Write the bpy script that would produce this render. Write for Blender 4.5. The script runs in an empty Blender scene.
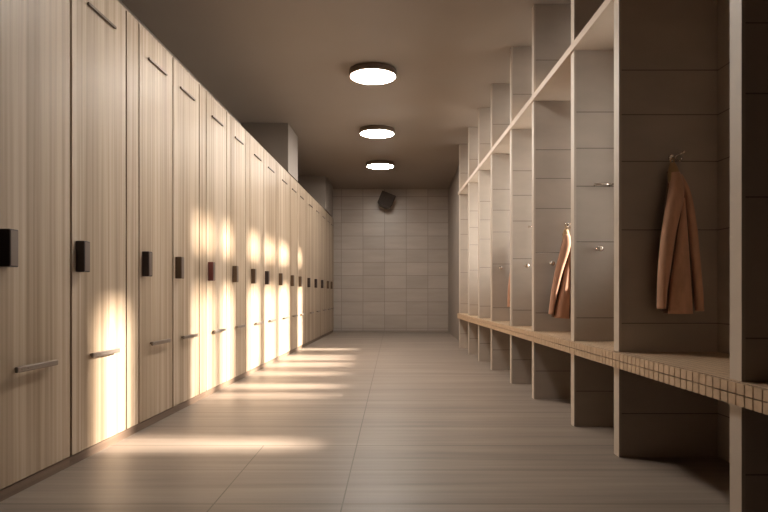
import bpy, bmesh, math, random
from mathutils import Vector, Matrix
random.seed(4)
scene = bpy.context.scene
COL = scene.collection
PI = math.pi
H = 0.75          # camera height
F = 500.0         # focal length in pixels (768 wide)

# ------------------------------------------------------------------ helpers
def box(bm, x0, x1, y0, y1, z0, z1, mi=0, bev=0.0):
    vs = [bm.verts.new((x, y, z)) for x in (x0, x1) for y in (y0, y1) for z in (z0, z1)]
    idx = [(0, 1, 3, 2), (4, 6, 7, 5), (0, 4, 5, 1), (2, 3, 7, 6), (0, 2, 6, 4), (1, 5, 7, 3)]
    fs = []
    for q in idx:
        f = bm.faces.new([vs[i] for i in q]); f.material_index = mi; fs.append(f)
    if bev > 0:
        es = list({e for f in fs for e in f.edges})
        r = bmesh.ops.bevel(bm, geom=es, offset=bev, segments=2, affect='EDGES', profile=0.5)
        for f in r['faces']: f.material_index = mi
    return fs

def prism(bm, pts, z0, z1, mi=0):
    """extrude an XY polygon from z0 to z1"""
    a = [bm.verts.new((p[0], p[1], z0)) for p in pts]
    b = [bm.verts.new((p[0], p[1], z1)) for p in pts]
    n = len(pts)
    fs = [bm.faces.new(a[::-1]), bm.faces.new(b)]
    for i in range(n):
        fs.append(bm.faces.new((a[i], a[(i+1) % n], b[(i+1) % n], b[i])))
    for f in fs: f.material_index = mi

def tube(bm, pts, r, seg=10, mi=0, cap=True):
    """round bar along a list of points; r a number or a list"""
    pts = [Vector(p) for p in pts]
    rings = []
    up = Vector((0.13, 0.31, 0.94)).normalized()
    for i, p in enumerate(pts):
        d = (pts[min(i+1, len(pts)-1)] - pts[max(i-1, 0)]).normalized()
        u = d.cross(up).normalized(); v = d.cross(u).normalized()
        rr = r[i] if isinstance(r, (list, tuple)) else r
        rings.append([bm.verts.new(p + (u*math.cos(2*PI*k/seg) + v*math.sin(2*PI*k/seg))*rr) for k in range(seg)])
    for a, b in zip(rings, rings[1:]):
        for k in range(seg):
            f = bm.faces.new((a[k], a[(k+1) % seg], b[(k+1) % seg], b[k])); f.material_index = mi; f.smooth = True
    if cap:
        for rg in (rings[0][::-1], rings[-1]):
            f = bm.faces.new(rg); f.material_index = mi

def lathe(bm, prof, axis='Z', c=(0, 0, 0), seg=32, mi=0):
    """prof: list of (radius, height)"""
    rings = []
    for r, h in prof:
        ring = []
        for k in range(seg):
            a = 2*PI*k/seg
            p = (r*math.cos(a), r*math.sin(a), h) if axis == 'Z' else (r*math.cos(a), h, r*math.sin(a))
            ring.append(bm.verts.new((p[0]+c[0], p[1]+c[1], p[2]+c[2])))
        rings.append(ring)
    for a, b in zip(rings, rings[1:]):
        for k in range(seg):
            f = bm.faces.new((a[k], a[(k+1) % seg], b[(k+1) % seg], b[k])); f.material_index = mi; f.smooth = True
    for rg in (rings[0], rings[-1]):
        f = bm.faces.new(rg); f.material_index = mi

def obj(name, bm, mats, parent=None):
    bmesh.ops.recalc_face_normals(bm, faces=bm.faces[:])
    me = bpy.data.meshes.new(name); bm.to_mesh(me); bm.free()
    if not isinstance(mats, (list, tuple)): mats = [mats]
    for m in mats: me.materials.append(m)
    o = bpy.data.objects.new(name, me); COL.objects.link(o)
    if parent is not None: o.parent = parent
    return o

def tag(o, label, cat, group=None):
    o['label'] = label; o['category'] = cat
    if group: o['group'] = group
    return o

def thing(name, label, cat, loc=(0, 0, 0), rz=0.0, group=None):
    o = bpy.data.objects.new(name, None); COL.objects.link(o)
    o.empty_display_size = 0.1
    o.location = loc; o.rotation_euler = (0, 0, rz)
    return tag(o, label, cat, group)

def struct(name, bm, mats, parent=None):
    o = obj(name, bm, mats, parent)
    if parent is None: o['kind'] = 'structure'
    return o

def NB(): return bmesh.new()

# ------------------------------------------------------------------ materials
class NT:
    def __init__(self, name):
        self.m = bpy.data.materials.new(name); self.m.use_nodes = True
        self.t = self.m.node_tree; self.n = self.t.nodes; self.l = self.t.links
        self.bsdf = self.n['Principled BSDF']
    def node(self, typ, **kw):
        nd = self.n.new(typ)
        for k, v in kw.items(): setattr(nd, k, v)
        return nd
    def link(self, a, b): self.l.new(a, b)
    def math(self, op, a, b=None, c=None):
        nd = self.node('ShaderNodeMath', operation=op)
        for i, v in enumerate((a, b, c)):
            if v is None: continue
            if isinstance(v, (int, float)): nd.inputs[i].default_value = v
            else: self.link(v, nd.inputs[i])
        return nd.outputs[0]
    def mix(self, fac, a, b):
        nd = self.node('ShaderNodeMix', data_type='RGBA')
        for i, v in ((0, fac), (6, a), (7, b)):
            if isinstance(v, (int, float)): nd.inputs[i].default_value = v
            elif isinstance(v, (tuple, list)): nd.inputs[i].default_value = (*v, 1)
            else: self.link(v, nd.inputs[i])
        return nd.outputs[2]
    def set(self, **kw):
        for k, v in kw.items():
            self.bsdf.inputs[k.replace('_', ' ')].default_value = v
        return self
    def noise(self, vec, scale, detail=3, rough=0.55):
        nd = self.node('ShaderNodeTexNoise'); nd.inputs['Scale'].default_value = scale
        nd.inputs['Detail'].default_value = detail; nd.inputs['Roughness'].default_value = rough
        self.link(vec, nd.inputs['Vector']); return nd.outputs['Fac']
    def vscale(self, vec, s):
        nd = self.node('ShaderNodeVectorMath', operation='MULTIPLY'); nd.inputs[1].default_value = s
        self.link(vec, nd.inputs[0]); return nd.outputs[0]
    def objvec(self, rnd=False):
        tc = self.node('ShaderNodeTexCoord').outputs['Object']
        if not rnd: return tc
        oi = self.node('ShaderNodeObjectInfo').outputs['Random']
        cb = self.node('ShaderNodeCombineXYZ')
        for i, s in enumerate((17.0, 31.0, 7.0)): self.link(self.math('MULTIPLY', oi, s), cb.inputs[i])
        va = self.node('ShaderNodeVectorMath', operation='ADD')
        self.link(tc, va.inputs[0]); self.link(cb.outputs[0], va.inputs[1]); return va.outputs[0]
    def bump(self, h, strength=0.3, dist=0.002):
        nd = self.node('ShaderNodeBump'); nd.inputs['Strength'].default_value = strength
        nd.inputs['Distance'].default_value = dist
        self.link(h, nd.inputs['Height']); self.link(nd.outputs[0], self.bsdf.inputs['Normal'])
    def color(self, c):
        if isinstance(c, (tuple, list)): self.bsdf.inputs['Base Color'].default_value = (*c, 1)
        else: self.link(c, self.bsdf.inputs['Base Color'])
    def ramp(self, fac, stops):
        nd = self.node('ShaderNodeValToRGB'); r = nd.color_ramp
        while len(r.elements) < len(stops): r.elements.new(0.5)
        for e, (p, c) in zip(r.elements, stops): e.position = p; e.color = (*c, 1)
        self.link(fac, nd.inputs[0]); return nd.outputs[0]
    def xyz(self, vec):
        s = self.node('ShaderNodeSeparateXYZ'); self.link(vec, s.inputs[0]); return s.outputs
    def line(self, coord, spacing, offset, width):
        """1 on a joint of that width every spacing"""
        a = self.math('ADD', coord, -offset + spacing*100.5)
        a = self.math('MODULO', a, spacing)
        a = self.math('ABSOLUTE', self.math('SUBTRACT', a, spacing/2))
        return self.math('LESS_THAN', a, width/2)

def plain(name, col, rough=0.5, metal=0.0, spec=0.5, var=0.0, vs=8.0):
    t = NT(name)
    t.set(Roughness=rough, Metallic=metal)
    t.bsdf.inputs['Specular IOR Level'].default_value = spec
    if var > 0:
        n = t.noise(t.objvec(True), vs, 3)
        d = tuple(c*(1-var) for c in col); e = tuple(min(1, c*(1+var)) for c in col)
        t.color(t.ramp(n, [(0.3, d), (0.7, e)]))
    else: t.color(col)
    return t.m

def wood_mat(name, c0, c1, c2, rough=0.42, along='Z'):
    t = NT(name); v = t.objvec(True)
    sc = (42, 42, 0.4) if along == 'Z' else (42, 0.4, 42)
    sf = (9, 9, 0.22) if along == 'Z' else (9, 0.22, 9)
    n1 = t.noise(t.vscale(v, sc), 1.0, 3, 0.6)
    n2 = t.noise(t.vscale(v, sf), 1.0, 2, 0.5)
    m = t.math('ADD', t.math('MULTIPLY', n1, 0.6), t.math('MULTIPLY', n2, 0.4))
    t.color(t.ramp(m, [(0.36, c0), (0.5, c1), (0.62, c2)]))
    t.set(Roughness=rough)
    t.bump(n1, 0.12, 0.001)
    return t.m

M = {}
M['ash'] = wood_mat('ash_veneer', (.29, .21, .14), (.435, .335, .24), (.55, .45, .35), 0.42)
M['carcass'] = wood_mat('carcass_wood', (.10, .065, .045), (.13, .085, .06), (.16, .11, .075), 0.6)  # darkened so the shade in the door gaps sits in the colour
M['plinth'] = wood_mat('plinth_wood', (.14, .095, .068), (.18, .125, .09), (.22, .155, .11), 0.5, along='Y')
M['lockdark'] = plain('dark_brown_plastic', (.035, .02, .018), 0.4)
M['lockred'] = plain('red_brown_plastic', (.16, .045, .04), 0.4)
M['lockmid'] = plain('brown_plastic', (.12, .075, .045), 0.42)
M['lockface'] = plain('brushed_bronze', (.17, .13, .11), 0.35, 0.2)
M['steel'] = plain('brushed_steel', (.30, .255, .22), 0.38, 0.6)
M['darksteel'] = plain('dark_slot_steel', (.20, .165, .14), 0.35, 0.8)
M['chrome'] = plain('chrome', (.75, .70, .65), 0.18, 1.0)
M['trim'] = plain('cream_edge_laminate', (.52, .455, .395), 0.45, var=0.03)
M['shelf'] = plain('cream_shelf_laminate', (.56, .47, .39), 0.45, var=0.03)
M['plaster'] = plain('taupe_plaster', (.27, .23, .20), 0.6, var=0.04, vs=3)
M['white'] = plain('cream_window_frame', (.62, .56, .5), 0.5)

# divider panels: taupe boards with horizontal joints
def panel_mat(name, col, joints, rough=0.45):
    t = NT(name); v = t.objvec(); z = t.xyz(v)[2]
    acc = None
    for j in joints:
        c = t.node('ShaderNodeMath', operation='COMPARE')
        t.link(z, c.inputs[0]); c.inputs[1].default_value = j; c.inputs[2].default_value = 0.0026
        acc = c.outputs[0] if acc is None else t.math('ADD', acc, c.outputs[0])
    n = t.noise(t.vscale(t.objvec(True), (1.2, 1.2, 2.5)), 3.0, 3)
    base = t.ramp(n, [(0.3, tuple(c*.93 for c in col)), (0.7, tuple(c*1.06 for c in col))])
    t.color(t.mix(acc, base, tuple(c*.42 for c in col)))
    t.bump(t.math('MULTIPLY', acc, -1.0), 0.5, 0.003)
    t.set(Roughness=rough)
    return t.m
JOINTS = (0.2, 0.615, 1.045, 1.36, 1.575, 1.78, 2.42)
M['panel'] = panel_mat('taupe_panel', (.44, .38, .328), JOINTS)
M['wallpanel'] = panel_mat('taupe_wall_panel', (.44, .38, .328), JOINTS)

# floor: large stoneware boards, streaks across the corridor
def floor_mat():
    t = NT('floor_tiles'); p = t.node('ShaderNodeNewGeometry').outputs['Position']
    x, y, z = t.xyz(p)
    lx = t.line(x, 2.4, -0.18, 0.005)
    lx2 = t.math('MULTIPLY', t.line(x, 2.4, -0.64, 0.005), t.math('LESS_THAN', y, 2.476))
    lx = t.math('MAXIMUM', lx, lx2)
    ly = t.line(y, 0.345, 1.786, 0.006)
    jl = t.math('MAXIMUM', lx, ly)
    n1 = t.noise(t.vscale(p, (0.8, 22, 1)), 1.0, 4, 0.62)
    n2 = t.noise(t.vscale(p, (0.5, 5, 1)), 1.0, 3, 0.5)
    m = t.math('ADD', t.math('MULTIPLY', n1, .6), t.math('MULTIPLY', n2, .4))
    base = t.ramp(m, [(.36, (.19, .155, .128)), (.5, (.262, .212, .174)), (.64, (.33, .27, .224))])
    t.color(t.mix(jl, base, (.11, .085, .07)))
    r = t.math('ADD', t.math('MULTIPLY', n1, 0.14), 0.36)
    t.link(r, t.bsdf.inputs['Roughness'])
    t.bump(t.math('SUBTRACT', t.math('MULTIPLY', n1, .3), jl), 0.15, 0.002)
    return t.m
M['floor'] = floor_mat()

def walltile_mat():
    t = NT('wall_tiles'); p = t.node('ShaderNodeNewGeometry').outputs['Position']
    x, y, z = t.xyz(p)
    lx = t.line(x, 0.427, -1.02, 0.008)
    lz = t.line(z, 0.26, 0.075, 0.008)
    jl = t.math('MAXIMUM', lx, lz)
    n = t.noise(t.vscale(p, (1.5, 1.5, 9)), 1.0, 4)
    # every tile of a slightly different tone
    cx = t.math('FLOOR', t.math('DIVIDE', t.math('ADD', x, 1.02), .427))
    cz = t.math('FLOOR', t.math('DIVIDE', t.math('ADD', z, -.075), .26))
    cb = t.node('ShaderNodeCombineXYZ'); t.link(cx, cb.inputs[0]); t.link(cz, cb.inputs[1])
    wn = t.node('ShaderNodeTexWhiteNoise'); t.link(cb.outputs[0], wn.inputs['Vector'])
    m = t.math('ADD', t.math('MULTIPLY', n, .7), t.math('MULTIPLY', wn.outputs['Value'], .3))
    base = t.ramp(m, [(.25, (.37, .32, .28)), (.75, (.47, .415, .37))])
    t.color(t.mix(jl, base, (.24, .205, .18)))
    t.set(Roughness=0.35)
    t.bump(t.math('MULTIPLY', jl, -1.0), 0.4, 0.003)
    return t.m
M['walltile'] = walltile_mat()

def ceiling_mat():
    t = NT('ceiling_paint'); p = t.node('ShaderNodeNewGeometry').outputs['Position']
    n = t.noise(t.vscale(p, (.8, .8, .8)), 1.0, 3)
    t.color(t.ramp(n, [(.3, (.25, .208, .178)), (.7, (.28, .235, .20))]))
    t.set(Roughness=0.6)
    return t.m
M['ceiling'] = ceiling_mat()

def bench_mats():
    t = NT('bench_mosaic'); v = t.objvec(); x, y, z = t.xyz(v)
    jl = t.math('MAXIMUM', t.line(x, .035, 0.0, .0045), t.line(y, .035, 0.0, .0045))
    n = t.noise(t.vscale(v, (28, 28, 1)), 1.0, 2)
    base = t.ramp(n, [(.3, (.50, .36, .235)), (.7, (.60, .45, .31))])
    t.color(t.mix(jl, base, (.25, .165, .10)))
    t.set(Roughness=.45); t.bump(t.math('MULTIPLY', jl, -1.0), .3, .002)
    g = plain('bench_grout', (.10, .06, .042), .8)
    f = NT('bench_edge_tile'); fv = f.objvec()
    n = f.noise(f.vscale(fv, (28, 28, 28)), 1.0, 2)
    f.color(f.ramp(n, [(.3, (.45, .32, .21)), (.7, (.57, .42, .29))])); f.set(Roughness=.42)
    return t.m, g, f.m
M['mosaic'], M['grout'], M['edgetile'] = bench_mats()

def cloth_mat(name, col):
    t = NT(name); v = t.objvec(True)
    n = t.noise(t.vscale(v, (1, 1, .35)), 26.0, 3)
    t.color(t.ramp(n, [(.3, tuple(c*.85 for c in col)), (.7, tuple(c*1.1 for c in col))]))
    t.set(Roughness=.85); t.bsdf.inputs['Sheen Weight'].default_value = .25
    t.bump(t.noise(v, 600, 1), .15, .001)
    return t.m
M['coat'] = cloth_mat('brown_wool', (.64, .37, .245))
M['coat2'] = cloth_mat('rust_wool', (.50, .265, .17))
M['creasedark'] = cloth_mat('crease_shade_cloth', (.11, .055, .035))  # dark body behind the folds: crease shade put into the cloth colour
M['lining'] = cloth_mat('olive_collar_cloth', (.42, .27, .14))

def emit(name, col, s):
    t = NT(name); t.color((.9, .88, .84)); t.set(Roughness=.5)
    t.bsdf.inputs['Emission Color'].default_value = (*col, 1)
    t.bsdf.inputs['Emission Strength'].default_value = s
    return t.m
M['lamp'] = emit('lamp_diffuser', (1.0, .92, .82), 60.0)
M['lamphousing'] = plain('lamp_housing', (.16, .115, .085), .45)
M['speaker'] = plain('black_brown_plastic', (.04, .027, .02), .5)
M['speakergrille'] = plain('dark_grille', (.05, .034, .026), .7, var=.2, vs=60)

def glass_mat():
    t = NT('window_glass'); n = t.n
    out = n['Material Output']
    tr = t.node('ShaderNodeBsdfTransparent'); tr.inputs[0].default_value = (.97, .97, .96, 1)
    gl = t.node('ShaderNodeBsdfGlossy'); gl.inputs['Roughness'].default_value = .03
    fr = t.node('ShaderNodeFresnel'); fr.inputs[0].default_value = 1.25
    mx = t.node('ShaderNodeMixShader')
    t.link(fr.outputs[0], mx.inputs[0]); t.link(tr.outputs[0], mx.inputs[1]); t.link(gl.outputs[0], mx.inputs[2])
    t.link(mx.outputs[0], out.inputs['Surface'])
    return t.m
M['glass'] = glass_mat()

# ------------------------------------------------------------------ the plan
CEIL = 2.82
YB, YE = -8.0, 9.87                      # room's rear wall and far wall
SL, SR = 0.030, -0.026                    # the two rows converge slightly
def xl(y): return -1.465 + SL*y           # face of the locker row
def xr(y): return 1.10 + SR*y             # front of the cubicles
def xw(y): return 1.555 + SR*y            # face of the right wall
TH_L, TH_R = -math.atan(SL), -math.atan(SR)
BENCH_T, BENCH_B = 0.483, 0.411
SHELF_T, SHELF_B = 2.172, 2.13

# ------------------------------------------------------------------ setting
bm = NB(); box(bm, -2.7, 2.1, YB-.2, YE+.2, -.1, 0); struct('floor', bm, M['floor'])
bm = NB(); box(bm, -2.7, 2.1, YB-.2, YE+.2, CEIL, CEIL+.1); struct('ceiling', bm, M['ceiling'])
bm = NB(); box(bm, -2.7, 2.1, YE, YE+.2, 0, CEIL); struct('wall_back', bm, M['walltile'])
bm = NB(); box(bm, -2.7, 2.1, YB-.2, YB, 0, CEIL); struct('wall_front', bm, M['carcass'])
bm = NB(); LW = -0.56
prism(bm, [(xl(YB)+LW, YB), (xl(YE)+LW, YE), (xl(YE)+LW-.2, YE), (xl(YB)+LW-.2, YB)], 0, CEIL)
struct('wall_left', bm, M['plaster'])

# dividers: far side / near side of each, from the photograph
DIV_FAR = [1.571, 2.35, 2.88, 3.62, 4.23, 4.97, 5.61, 6.25, 6.96]
DT = 0.05
# window openings in the right wall, one or two per cubicle, where the sun comes in
WIN = [(2.39, 2.60), (3.44, 3.565), (3.63, 3.76), (3.94, 4.175), (4.60, 4.91), (5.12, 5.50), (5.65, 6.15), (6.66, 6.90)]
FULL = [(0.90, 2.09), (2.34, 2.66)]
ROWS = [[(0.90, 2.02)]] + [FULL]*7
bm = NB()
def wpiece(y0, y1, z0, z1):
    prism(bm, [(xw(y0), y0), (xw(y1), y1), (xw(y1)+.1, y1), (xw(y0)+.1, y0)], z0, z1)
prev = YB
for (a, b), rw in zip(WIN, ROWS):
    wpiece(prev, a, 0, CEIL)
    zs = [0] + [z for q in rw for z in q] + [CEIL]
    for z0, z1 in zip(zs[::2], zs[1::2]): wpiece(a, b, z0, z1)
    prev = b
wpiece(prev, YE, 0, CEIL)
struct('wall_right', bm, M['wallpanel'])
k = 0
for (a, b), rw in zip(WIN, ROWS):
    for z0, z1 in rw:
        k += 1
        bm = NB(); e = .006
        x0, x1 = xw((a+b)/2)+.045, xw((a+b)/2)+.075
        box(bm, x0, x1, a, a+e, z0, z1); box(bm, x0, x1, b-e, b, z0, z1)
        box(bm, x0, x1, a+e, b-e, z0, z0+e); box(bm, x0, x1, a+e, b-e, z1-e, z1)
        w = struct('window_%d' % k, bm, M['white'])
        bm = NB(); box(bm, x0+.013, x0+.017, a+e, b-e, z0+e, z1-e); obj('pane', bm, M['glass'], w)

# boxed pillars above the lockers and at the far right
def pillar(name, pts, z0, z1):
    bm = NB(); prism(bm, pts, z0, z1); return struct(name, bm, M['plaster'])
LT = 2.232
def lp(y0, y1, n, out):
    return pillar(n, [(xl(y0)+out, y0), (xl(y1)+out, y1), (xl(y1)-.555, y1), (xl(y0)-.555, y0)], LT, CEIL)
lp(6.05, 6.58, 'pillar_left', .015); lp(8.75, 9.6, 'pillar_left.001', .02)
pillar('pillar_right', [(1.055, 7.75), (1.09, YE), (xw(YE), YE), (xw(7.75), 7.75)], 0, CEIL)
bm = NB(); box(bm, xl(YE), 1.09, YE-.012, YE, 0, .03); struct('baseboard_back', bm, M['plaster'])

# ------------------------------------------------------------------ lockers
LDEP = .55
def locker(y0, y1, label, lock='lockdark', filler=0.0, lockoff=.03, hc=.5):
    w = y1 - y0
    r = thing('locker', label, 'locker', (xl(y0), y0, 0), TH_L, 'wooden lockers along the left wall')
    bm = NB(); box(bm, -LDEP, -.021, 0, w, .042, 2.226); box(bm, -LDEP, -.001, 0, w+filler, 2.2262, 2.232, 1)
    obj('body', bm, [M['carcass'], M['ash']], r)
    bm = NB(); box(bm, -LDEP, -.006, 0, w+filler, 0, .041); obj('plinth', bm, M['plinth'], r)
    g = .0065
    bm = NB(); box(bm, -.0205, 0, g, w-g, .046, 2.2255, 0, .0015); d = obj('door', bm, M['ash'], r)
    # lock box: dark sides, bronze face
    bm = NB(); l0 = lockoff
    box(bm, 0, .038, l0, l0+.042, .848, .985, 0, .003)
    box(bm, .0382, .040, l0+.004, l0+.038, .853, .980, 1)
    lk = obj('lock', bm, [M[lock], M['lockface']], d)
    bm = NB(); box(bm, 0, .004, l0+.058, l0+.078, .945, .975, 0, .001); obj('keyhole_plate', bm, M['ash'], d)
    # lower pull bar with two studs
    c = w*hc; hb = min(.108, w*.27)
    bm = NB(); box(bm, .018, .031, c-hb, c+hb, .459, .481, 0, .004)
    for s in (-1, 1): tube(bm, [(0, c+s*(hb-.03), .47), (.019, c+s*(hb-.03), .47)], .007, 8)
    for s in (-.085, -.055): tube(bm, [(.0308, c+s, .47), (.032, c+s, .47)], .004, 8)
    obj('pull_handle', bm, M['steel'], d)
    bm = NB(); box(bm, .004, .012, c-hb, c+hb, 2.071, 2.083, 0, .002)
    for s in (-1, 1): box(bm, 0, .006, c+s*(hb-.01)-.006, c+s*(hb-.01)+.006, 2.072, 2.082)
    obj('finger_pull', bm, M['darksteel'], d)
    if filler:
        bm = NB(); box(bm, -.0205, 0, w+g*.7, w+filler-g*.7, .046, 2.2255, 0, .0015)
        box(bm, -.3, -.021, w, w+filler, .042, 2.226); obj('filler_panel', bm, M['ash'], r)
    return r
locker(1.774, 2.174, 'widest-looking pale wooden locker at the near end, cut by the photo edge', lockoff=.018, hc=.43)
locker(2.174, 2.602, 'second pale wooden locker from the near end, beside a narrow filler strip', filler=.121)
locker(2.723, 3.117, 'third pale wooden locker from the near end, just past the first filler strip')
locker(3.117, 3.513, 'fourth pale wooden locker from the near end, brown lock, before the second filler strip', 'lockmid', .118)
locker(3.631, 4.036, 'fifth pale wooden locker from the near end, with the reddish brown lock', 'lockred', .102)
locker(4.138, 4.510, 'sixth pale wooden locker from the near end, just past the red-locked one', 'lockmid', .126)
locker(4.636, 5.087, 'seventh pale wooden locker from the near end, third door before the first pillar', 'lockmid')
locker(5.087, 5.59, 'eighth pale wooden locker from the near end, wide door before the first ceiling pillar', filler=.045)
locker(5.635, 6.21, 'ninth pale wooden locker from the near end, wide door meeting the first ceiling pillar', 'lockmid')
locker(6.21, 6.63, 'tenth pale wooden locker from the near end, under the first ceiling pillar', 'lockmid', .03)
locker(6.66, 7.12, 'eleventh pale wooden locker, right under the far edge of the first ceiling pillar', 'lockmid', .13)
locker(7.25, 7.80, 'twelfth pale wooden locker, fifth from the tiled back wall')
locker(7.80, 8.38, 'thirteenth pale wooden locker, fourth from the tiled back wall')
locker(8.38, 8.98, 'fourteenth pale wooden locker, third from the tiled back wall')
locker(8.98, 9.42, 'fifteenth pale wooden locker, last but one before the tiled back wall', 'lockmid')
locker(9.42, 9.85, 'sixteenth and last pale wooden locker, against the tiled back wall', 'lockmid')

# ------------------------------------------------------------------ cubicles
def hook_bm(x, z, y):
    """double-prong coat hook on a face that looks towards -Y at (x, y, z)"""
    bm = NB()
    lathe(bm, [(.016, 0), (.016, -.005), (.012, -.008)], 'Y', (x, y, z), 16)
    tube(bm, [(x, y-.006, z), (x+.004, y-.022, z-.006), (x+.008, y-.035, z-.022), (x+.010, y-.048, z-.028), (x+.012, y-.058, z-.020)], .0045, 8)
    tube(bm, [(x, y-.006, z), (x+.012, y-.03, z+.004), (x+.03, y-.045, z+.014)], .0045, 8)
    for p in ((x+.012, y-.058, z-.020), (x+.03, y-.045, z+.014)):
        bmesh.ops.create_uvsphere(bm, u_segments=10, v_segments=6, radius=.0075, matrix=Matrix.Translation(p))
    return bm
def peg_bm(x, z, y):
    bm = NB()
    lathe(bm, [(.012, 0), (.012, -.004), (.006, -.006), (.006, -.028), (.013, -.032), (.017, -.04), (.016, -.047), (.008, -.051)], 'Y', (x, y, z), 20)
    return bm
def rail_bm(x0, x1, z, y):
    bm = NB()
    tube(bm, [(x0, y-.035, z), (x1, y-.035, z)], .006, 10)
    for x in (x0+.015, x1-.015): tube(bm, [(x, y, z), (x, y-.035, z)], .006, 8)
    return bm

DL = ['grey-brown cubicle divider nearest the viewer, cut by the photo edge, no coat on it',
      'tall cubicle divider behind the long brown coat, second from the near end',
      'cubicle divider with a short chrome rail and a round peg, no coat',
      'cubicle divider with the rust coat half hidden at its front edge',
      'fifth cubicle divider from the near end, a rail and a peg on its face',
      'sixth cubicle divider, sliver of the farthest coat showing on it',
      'third cubicle divider from the far end of the bench',
      'last but one cubicle divider at the far end of the bench',
      'last cubicle divider at the far end of the bench, beside the tiled wall']
BO = .022     # bench and shelf stand a little proud of the dividers
divs = []
for i, yf in enumerate(DIV_FAR):
    yn = yf - DT; x0 = xr(yf); x1 = xw(yn) - .002
    r = thing('cubicle_divider', DL[i], 'divider', (x0, yn, 0), 0, 'dividers between the bench cubicles')
    D = x1 - x0
    bm = NB(); tr = NB()
    for z0, z1 in ((0, BENCH_B-.001), (BENCH_T+.001, SHELF_B-.001), (SHELF_T+.001, CEIL-.002)):
        box(bm, .0125, D, 0, DT, z0, z1)
        box(tr, 0, .012, -.0015, DT+.0015, z0, z1)
    obj('side_panel', bm, M['panel'], r); obj('edge_trim', tr, M['trim'], r)
    divs.append((r, x0, yn))
def dx(i, px):   # local x on divider i's near face for a pixel column
    r, x0, yn = divs[i]; return (px-393)/F*yn - x0
def dz(i, py): return H + (294-py)/F*divs[i][2]
def part(i, name, bm, m, label=None):
    o = obj(name, bm, m, divs[i][0])
    if label: o['label'] = label
    return o
part(1, 'coat_hook', hook_bm(dx(1, 671.5), dz(1, 158), 0), M['chrome'], 'chrome double-prong coat hook')
part(2, 'hook_rail', rail_bm(dx(2, 592), dx(2, 612), dz(2, 185.5), 0), M['chrome'], 'short chrome rail')
part(2, 'peg', peg_bm(dx(2, 597.5), dz(2, 249), 0), M['chrome'], 'round chrome peg')
part(3, 'coat_hook', hook_bm(dx(3, 567), dz(3, 225), 0), M['chrome'], 'chrome double-prong coat hook')
part(3, 'peg', peg_bm(dx(3, 551), dz(3, 263.5), 0), M['chrome'], 'round chrome peg')
part(4, 'hook_rail', rail_bm(dx(4, 527), dx(4, 545), dz(4, 227), 0), M['chrome'], 'short chrome rail')
part(4, 'peg', peg_bm(dx(4, 526), dz(4, 266), 0), M['chrome'], 'round chrome peg')
part(5, 'coat_hook', hook_bm(dx(5, 514.5), dz(5, 246), 0), M['chrome'], 'chrome double-prong coat hook')
part(5, 'peg', peg_bm(dx(5, 500), dz(5, 268), 0), M['chrome'], 'round chrome peg')

# bench: one long mosaic-tiled slab through all cubicles
BY0, BY1 = 0.78, 6.972
r = thing('bench', 'long bench covered in tan mosaic tiles running through all the cubicles', 'bench', (xr(0)-BO, 0, 0), TH_R)
L = 1/math.cos(TH_R)
bm = NB(); box(bm, .012, .455+BO-.003, BY0*L, BY1*L, BENCH_B, BENCH_T-.001); obj('slab', bm, M['grout'], r)
bm = NB(); box(bm, .0125, .455+BO-.003, BY0*L, BY1*L, BENCH_T-.0009, BENCH_T); obj('seat_tiles', bm, M['mosaic'], r)
bm = NB(); T = .035
y = BY0*L
while y + T < BY1*L + .001:
    for z0 in (BENCH_B+.0005, BENCH_B+.0005+(BENCH_T-BENCH_B)/2):
        box(bm, .0, .013, y+.0024, y+T-.0024, z0+.0017, z0+(BENCH_T-BENCH_B)/2-.0022)
    y += T
obj('edge_tiles', bm, M['edgetile'], r)

# continuous shelf above

bm = NB(); box(bm, 0, .455+.012-.003, BY0*L, BY1*L, SHELF_B, SHELF_T, 0, .002)
sh = obj('top_shelf', bm, M['shelf'])
sh.location = (xr(0)-.012, 0, 0); sh.rotation_euler = (0, 0, TH_R)
tag(sh, 'long cream shelf board crossing all the cubicles above the coats', 'shelf')

# ------------------------------------------------------------------ coats
def loft(bm, rows, seg=28, ripple=0.0, nr=3, ph=0.0, pw=1.6):
    """rows: (z, xleft, xright, ycentre, yhalf) -> closed hanging sleeve of cloth"""
    # resample smoothly
    out = []
    n = 7
    for a, b in zip(rows, rows[1:]):
        for k in range(n):
            t = k/n
            out.append(tuple(a[i]+(b[i]-a[i])*t for i in range(5)))
    out.append(rows[-1])
    for _ in range(6):
        out = [out[0]] + [tuple((out[i-1][j]+2*out[i][j]+out[i+1][j])/4 for j in range(5)) for i in range(1, len(out)-1)] + [out[-1]]
    rings = []
    zt, zb = rows[0][0], rows[-1][0]
    for z, a, b, yc, yh in out:
        c, h = (a+b)/2, (b-a)/2
        f = (zt-z)/(zt-zb)
        ring = []
        for k in range(seg):
            an = 2*PI*k/seg
            x = c + h*math.copysign(abs(math.cos(an))**.8, math.cos(an))
            s = math.sin(an)
            rp = ripple*f*math.sin(nr*(x-c)/max(h, .01)*1.6 + ph + .6*f)
            yy = yc - yh*math.copysign(abs(s)**.8, s) - (rp if s > 0 else rp*.4)*abs(s)
            ring.append(bm.verts.new((x, yy, z)))
        rings.append(ring)
    for p, q in zip(rings, rings[1:]):
        for k in range(seg):
            f = bm.faces.new((p[k], p[(k+1) % seg], q[(k+1) % seg], q[k])); f.smooth = True
    bm.faces.new(rings[0]).smooth = True
    bm.faces.new(rings[-1][::-1]).smooth = False

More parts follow.
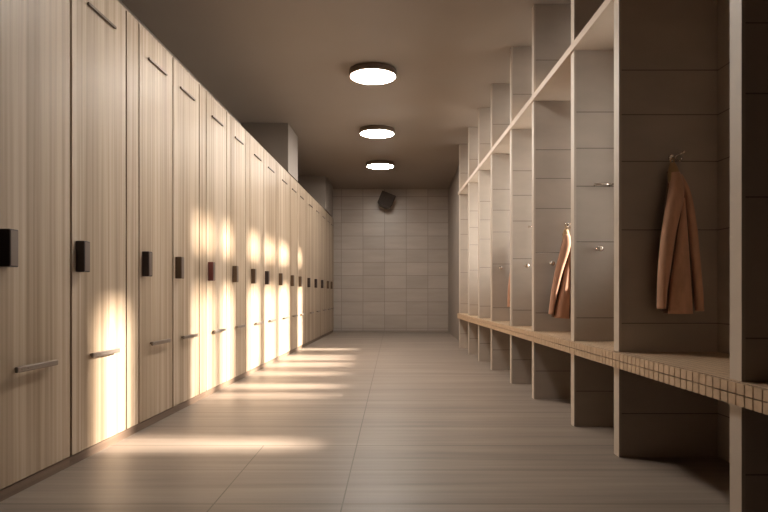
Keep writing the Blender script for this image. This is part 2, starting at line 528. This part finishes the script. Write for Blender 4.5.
def coat(px, py, i, scale, label, m, tilt=0.0):
    """hung from the hook at pixel (px,py) of divider i; local origin at the hook, 215 px per metre"""
    _, x0, yn = divs[i]
    r = thing('coat', label, 'coat', ((px-393)/F*yn, yn-.034, H+(294-py)/F*yn - .022), 0, 'coats hung on the dividers')
    r.scale = (scale, 1, scale); r.rotation_euler = (0, tilt, 0)
    q = lambda x, y: ((x-673)/217-.040, (164.5-y)/217)
    def rows(lst): return [(q(0, y)[1], q(a, 0)[0], q(b, 0)[0], yc, yh) for y, a, b, yc, yh in lst]
    bm = NB()
    loft(bm, rows([(176, 671, 682, -.016, .011), (186, 672, 684, -.022, .02), (198, 670, 687, -.026, .026), (225, 666, 691, -.030, .027),
                   (260, 664, 693, -.032, .026), (290, 663, 695, -.034, .025), (314, 664, 694, -.036, .024)]), 40, .009, 3, .4)
    obj('body', bm, M['creasedark'], r)
    bm = NB()   # sleeve on the left
    loft(bm, rows([(178, 672.5, 681, -.034, .018), (190, 671, 684, -.044, .024), (206, 667.5, 682.5, -.050, .026), (235, 662, 674.5, -.054, .025),
                   (270, 658.5, 669.5, -.056, .023), (292, 657.8, 666, -.056, .021), (309.5, 657.6, 665, -.055, .02)]), 26, .004, 2, .9)
    obj('sleeve', bm, m, r)
    bm = NB()   # front panel
    loft(bm, rows([(203, 681.8, 684.5, -.046, .010), (214, 680, 685.4, -.048, .014), (235, 676.8, 686.2, -.052, .018), (265, 673.2, 688, -.055, .018),
                   (290, 669.2, 689.5, -.057, .018), (314.5, 667.3, 691, -.058, .017)]), 30, .007, 2, 2.2)
    obj('front_panel', bm, m, r)
    bm = NB()   # sleeve on the right
    loft(bm, rows([(180, 677, 684, -.030, .016), (192, 682.5, 688.5, -.040, .02), (206, 685.5, 691.5, -.046, .022), (235, 688.2, 696, -.048, .022),
                   (270, 691.8, 699, -.048, .021), (295, 694, 701.5, -.048, .02), (312, 695.5, 702.3, -.047, .019)]), 24, .003, 2, 0)
    obj('sleeve', bm, m, r)
    bm = NB()   # bunched collar
    loft(bm, rows([(167.5, 674, 679, -.018, .006), (171, 672.5, 680, -.022, .013), (178, 671, 682, -.026, .02), (187, 671, 684.5, -.032, .024), (192, 673, 685, -.034, .02)]), 26, .004, 3, 1)
    obj('collar', bm, M['lining'], r)
    bm = NB()
    pts = [(q(676, 0)[0]+.008*math.cos(a), -.02, .012*math.sin(a)-.006) for a in [2*PI*k/14 for k in range(15)]]
    tube(bm, pts, .0025, 6, cap=False); obj('hanging_loop', bm, M['lining'], r)
    return r
coat(671.5, 158, 1, 1.0, 'long brown coat on the nearest chrome hook, in full view', M['coat'])
coat(567, 225, 3, .93, 'rust brown coat half hidden by the cream edge of the next divider', M['coat2'], 0.09)
coat(515, 246, 5, .86, 'orange brown coat farthest away, only a sliver showing above the bench', M['coat2'])

# ------------------------------------------------------------------ ceiling lamps
LAMPS = [(4.63, -.185, 'round white flush ceiling lamp nearest the viewer, largest of those in view'),
         (6.28, -.198, 'middle one of the three round white ceiling lamps in view'),
         (7.88, -.200, 'farthest and smallest round white ceiling lamp, nearest the tiled back wall'),
         (2.98, -.18, 'added round white ceiling lamp, out of view above the nearest lockers, ahead of the other three'),  # unseen lamp, added to light the nearest lockers
         ]
for y, x, lb in LAMPS:
    r = thing('ceiling_lamp', lb, 'lamp', (x, y, CEIL), 0, 'round ceiling lamps along the corridor')
    r.scale = (1, .78, 1)
    bm = NB(); lathe(bm, [(.205, 0), (.217, -.003), (.222, -.055), (.219, -.060), (.208, -.060), (.206, -.050)], 'Z', seg=64)
    obj('housing', bm, M['lamphousing'], r)
    bm = NB(); lathe(bm, [(.2055, -.051), (.207, -.061), (.20, -.064), (.10, -.0655), (.01, -.066)], 'Z', seg=64)
    obj('diffuser', bm, M['lamp'], r)

# ------------------------------------------------------------------ speaker on the far wall
yS = 9.62
r = thing('wall_speaker', 'small dark tilted speaker mounted high on the tiled back wall', 'speaker',
          ((386.3-393)/F*yS, yS, H+(294-201)/F*yS))
r.rotation_euler = (math.radians(-8), math.radians(22), 0)
bm = NB()
fr = [(-.145, .145), (.145, .145), (.145, -.08), (.09, -.15), (-.08, -.15), (-.145, -.115)]
f0 = [bm.verts.new((x, -.09, z)) for x, z in fr]; f1 = [bm.verts.new((x*.85, .10, z*.85)) for x, z in fr]
bm.faces.new(f0); bm.faces.new(f1[::-1])
for i in range(6): bm.faces.new((f0[i], f0[(i+1) % 6], f1[(i+1) % 6], f1[i]))
bmesh.ops.bevel(bm, geom=bm.edges[:], offset=.018, segments=3, affect='EDGES', profile=.5)
obj('cabinet', bm, M['speaker'], r)
bm = NB()
g0 = [bm.verts.new((x*.86, -.091, z*.86)) for x, z in fr]; g1 = [bm.verts.new((x*.84, -.096, z*.84)) for x, z in fr]
bm.faces.new(g1); bm.faces.new(g0[::-1])
for i in range(6): bm.faces.new((g0[i], g0[(i+1) % 6], g1[(i+1) % 6], g1[i]))
obj('grille', bm, M['speakergrille'], r)
bm = NB(); lathe(bm, [(.016, -.096), (.016, -.099), (.010, -.0995)], 'Y', (-.055, 0, .0), 16); obj('badge', bm, M['speaker'], r)
bm = NB(); tube(bm, [(0, .095, 0), (0, .16, .0), (0, .235, .02)], .018, 10)
lathe(bm, [(.05, .232), (.05, .25)], 'Y', (0, 0, .02), 20); obj('bracket', bm, M['speaker'], r)

# ------------------------------------------------------------------ light
sun = bpy.data.lights.new('sun', 'SUN'); sun.energy = 22.0; sun.angle = math.radians(4.5); sun.color = (1.0, .87, .74)
so = bpy.data.objects.new('sun', sun); COL.objects.link(so)
so.rotation_euler = Vector((-1, 0, -.46)).to_track_quat('-Z', 'Y').to_euler(); so.location = (6, 4, 5)

w = bpy.data.worlds.new('world'); scene.world = w; w.use_nodes = True
bg = w.node_tree.nodes['Background']; bg.inputs[0].default_value = (1.0, .95, .88, 1); bg.inputs[1].default_value = 6.5

# ------------------------------------------------------------------ camera
cam = bpy.data.cameras.new('camera'); co = bpy.data.objects.new('camera', cam); COL.objects.link(co)
cam.sensor_width = 36; cam.lens = F/768*36; cam.shift_x = (384-393)/768; cam.shift_y = (294-256)/768
cam.clip_start = .02
co.location = (0, 0, H); co.rotation_euler = (PI/2, 0, 0)
scene.camera = co
vs = scene.view_settings
vs.view_transform = 'Standard'; vs.look = 'None'; vs.gamma = 1; vs.use_curve_mapping = False; vs.exposure = 0.5
scene.cycles.max_bounces = 12; scene.cycles.diffuse_bounces = 8
scene.cycles.caustics_reflective = False; scene.cycles.caustics_refractive = False
scene.cycles.sample_clamp_indirect = 8
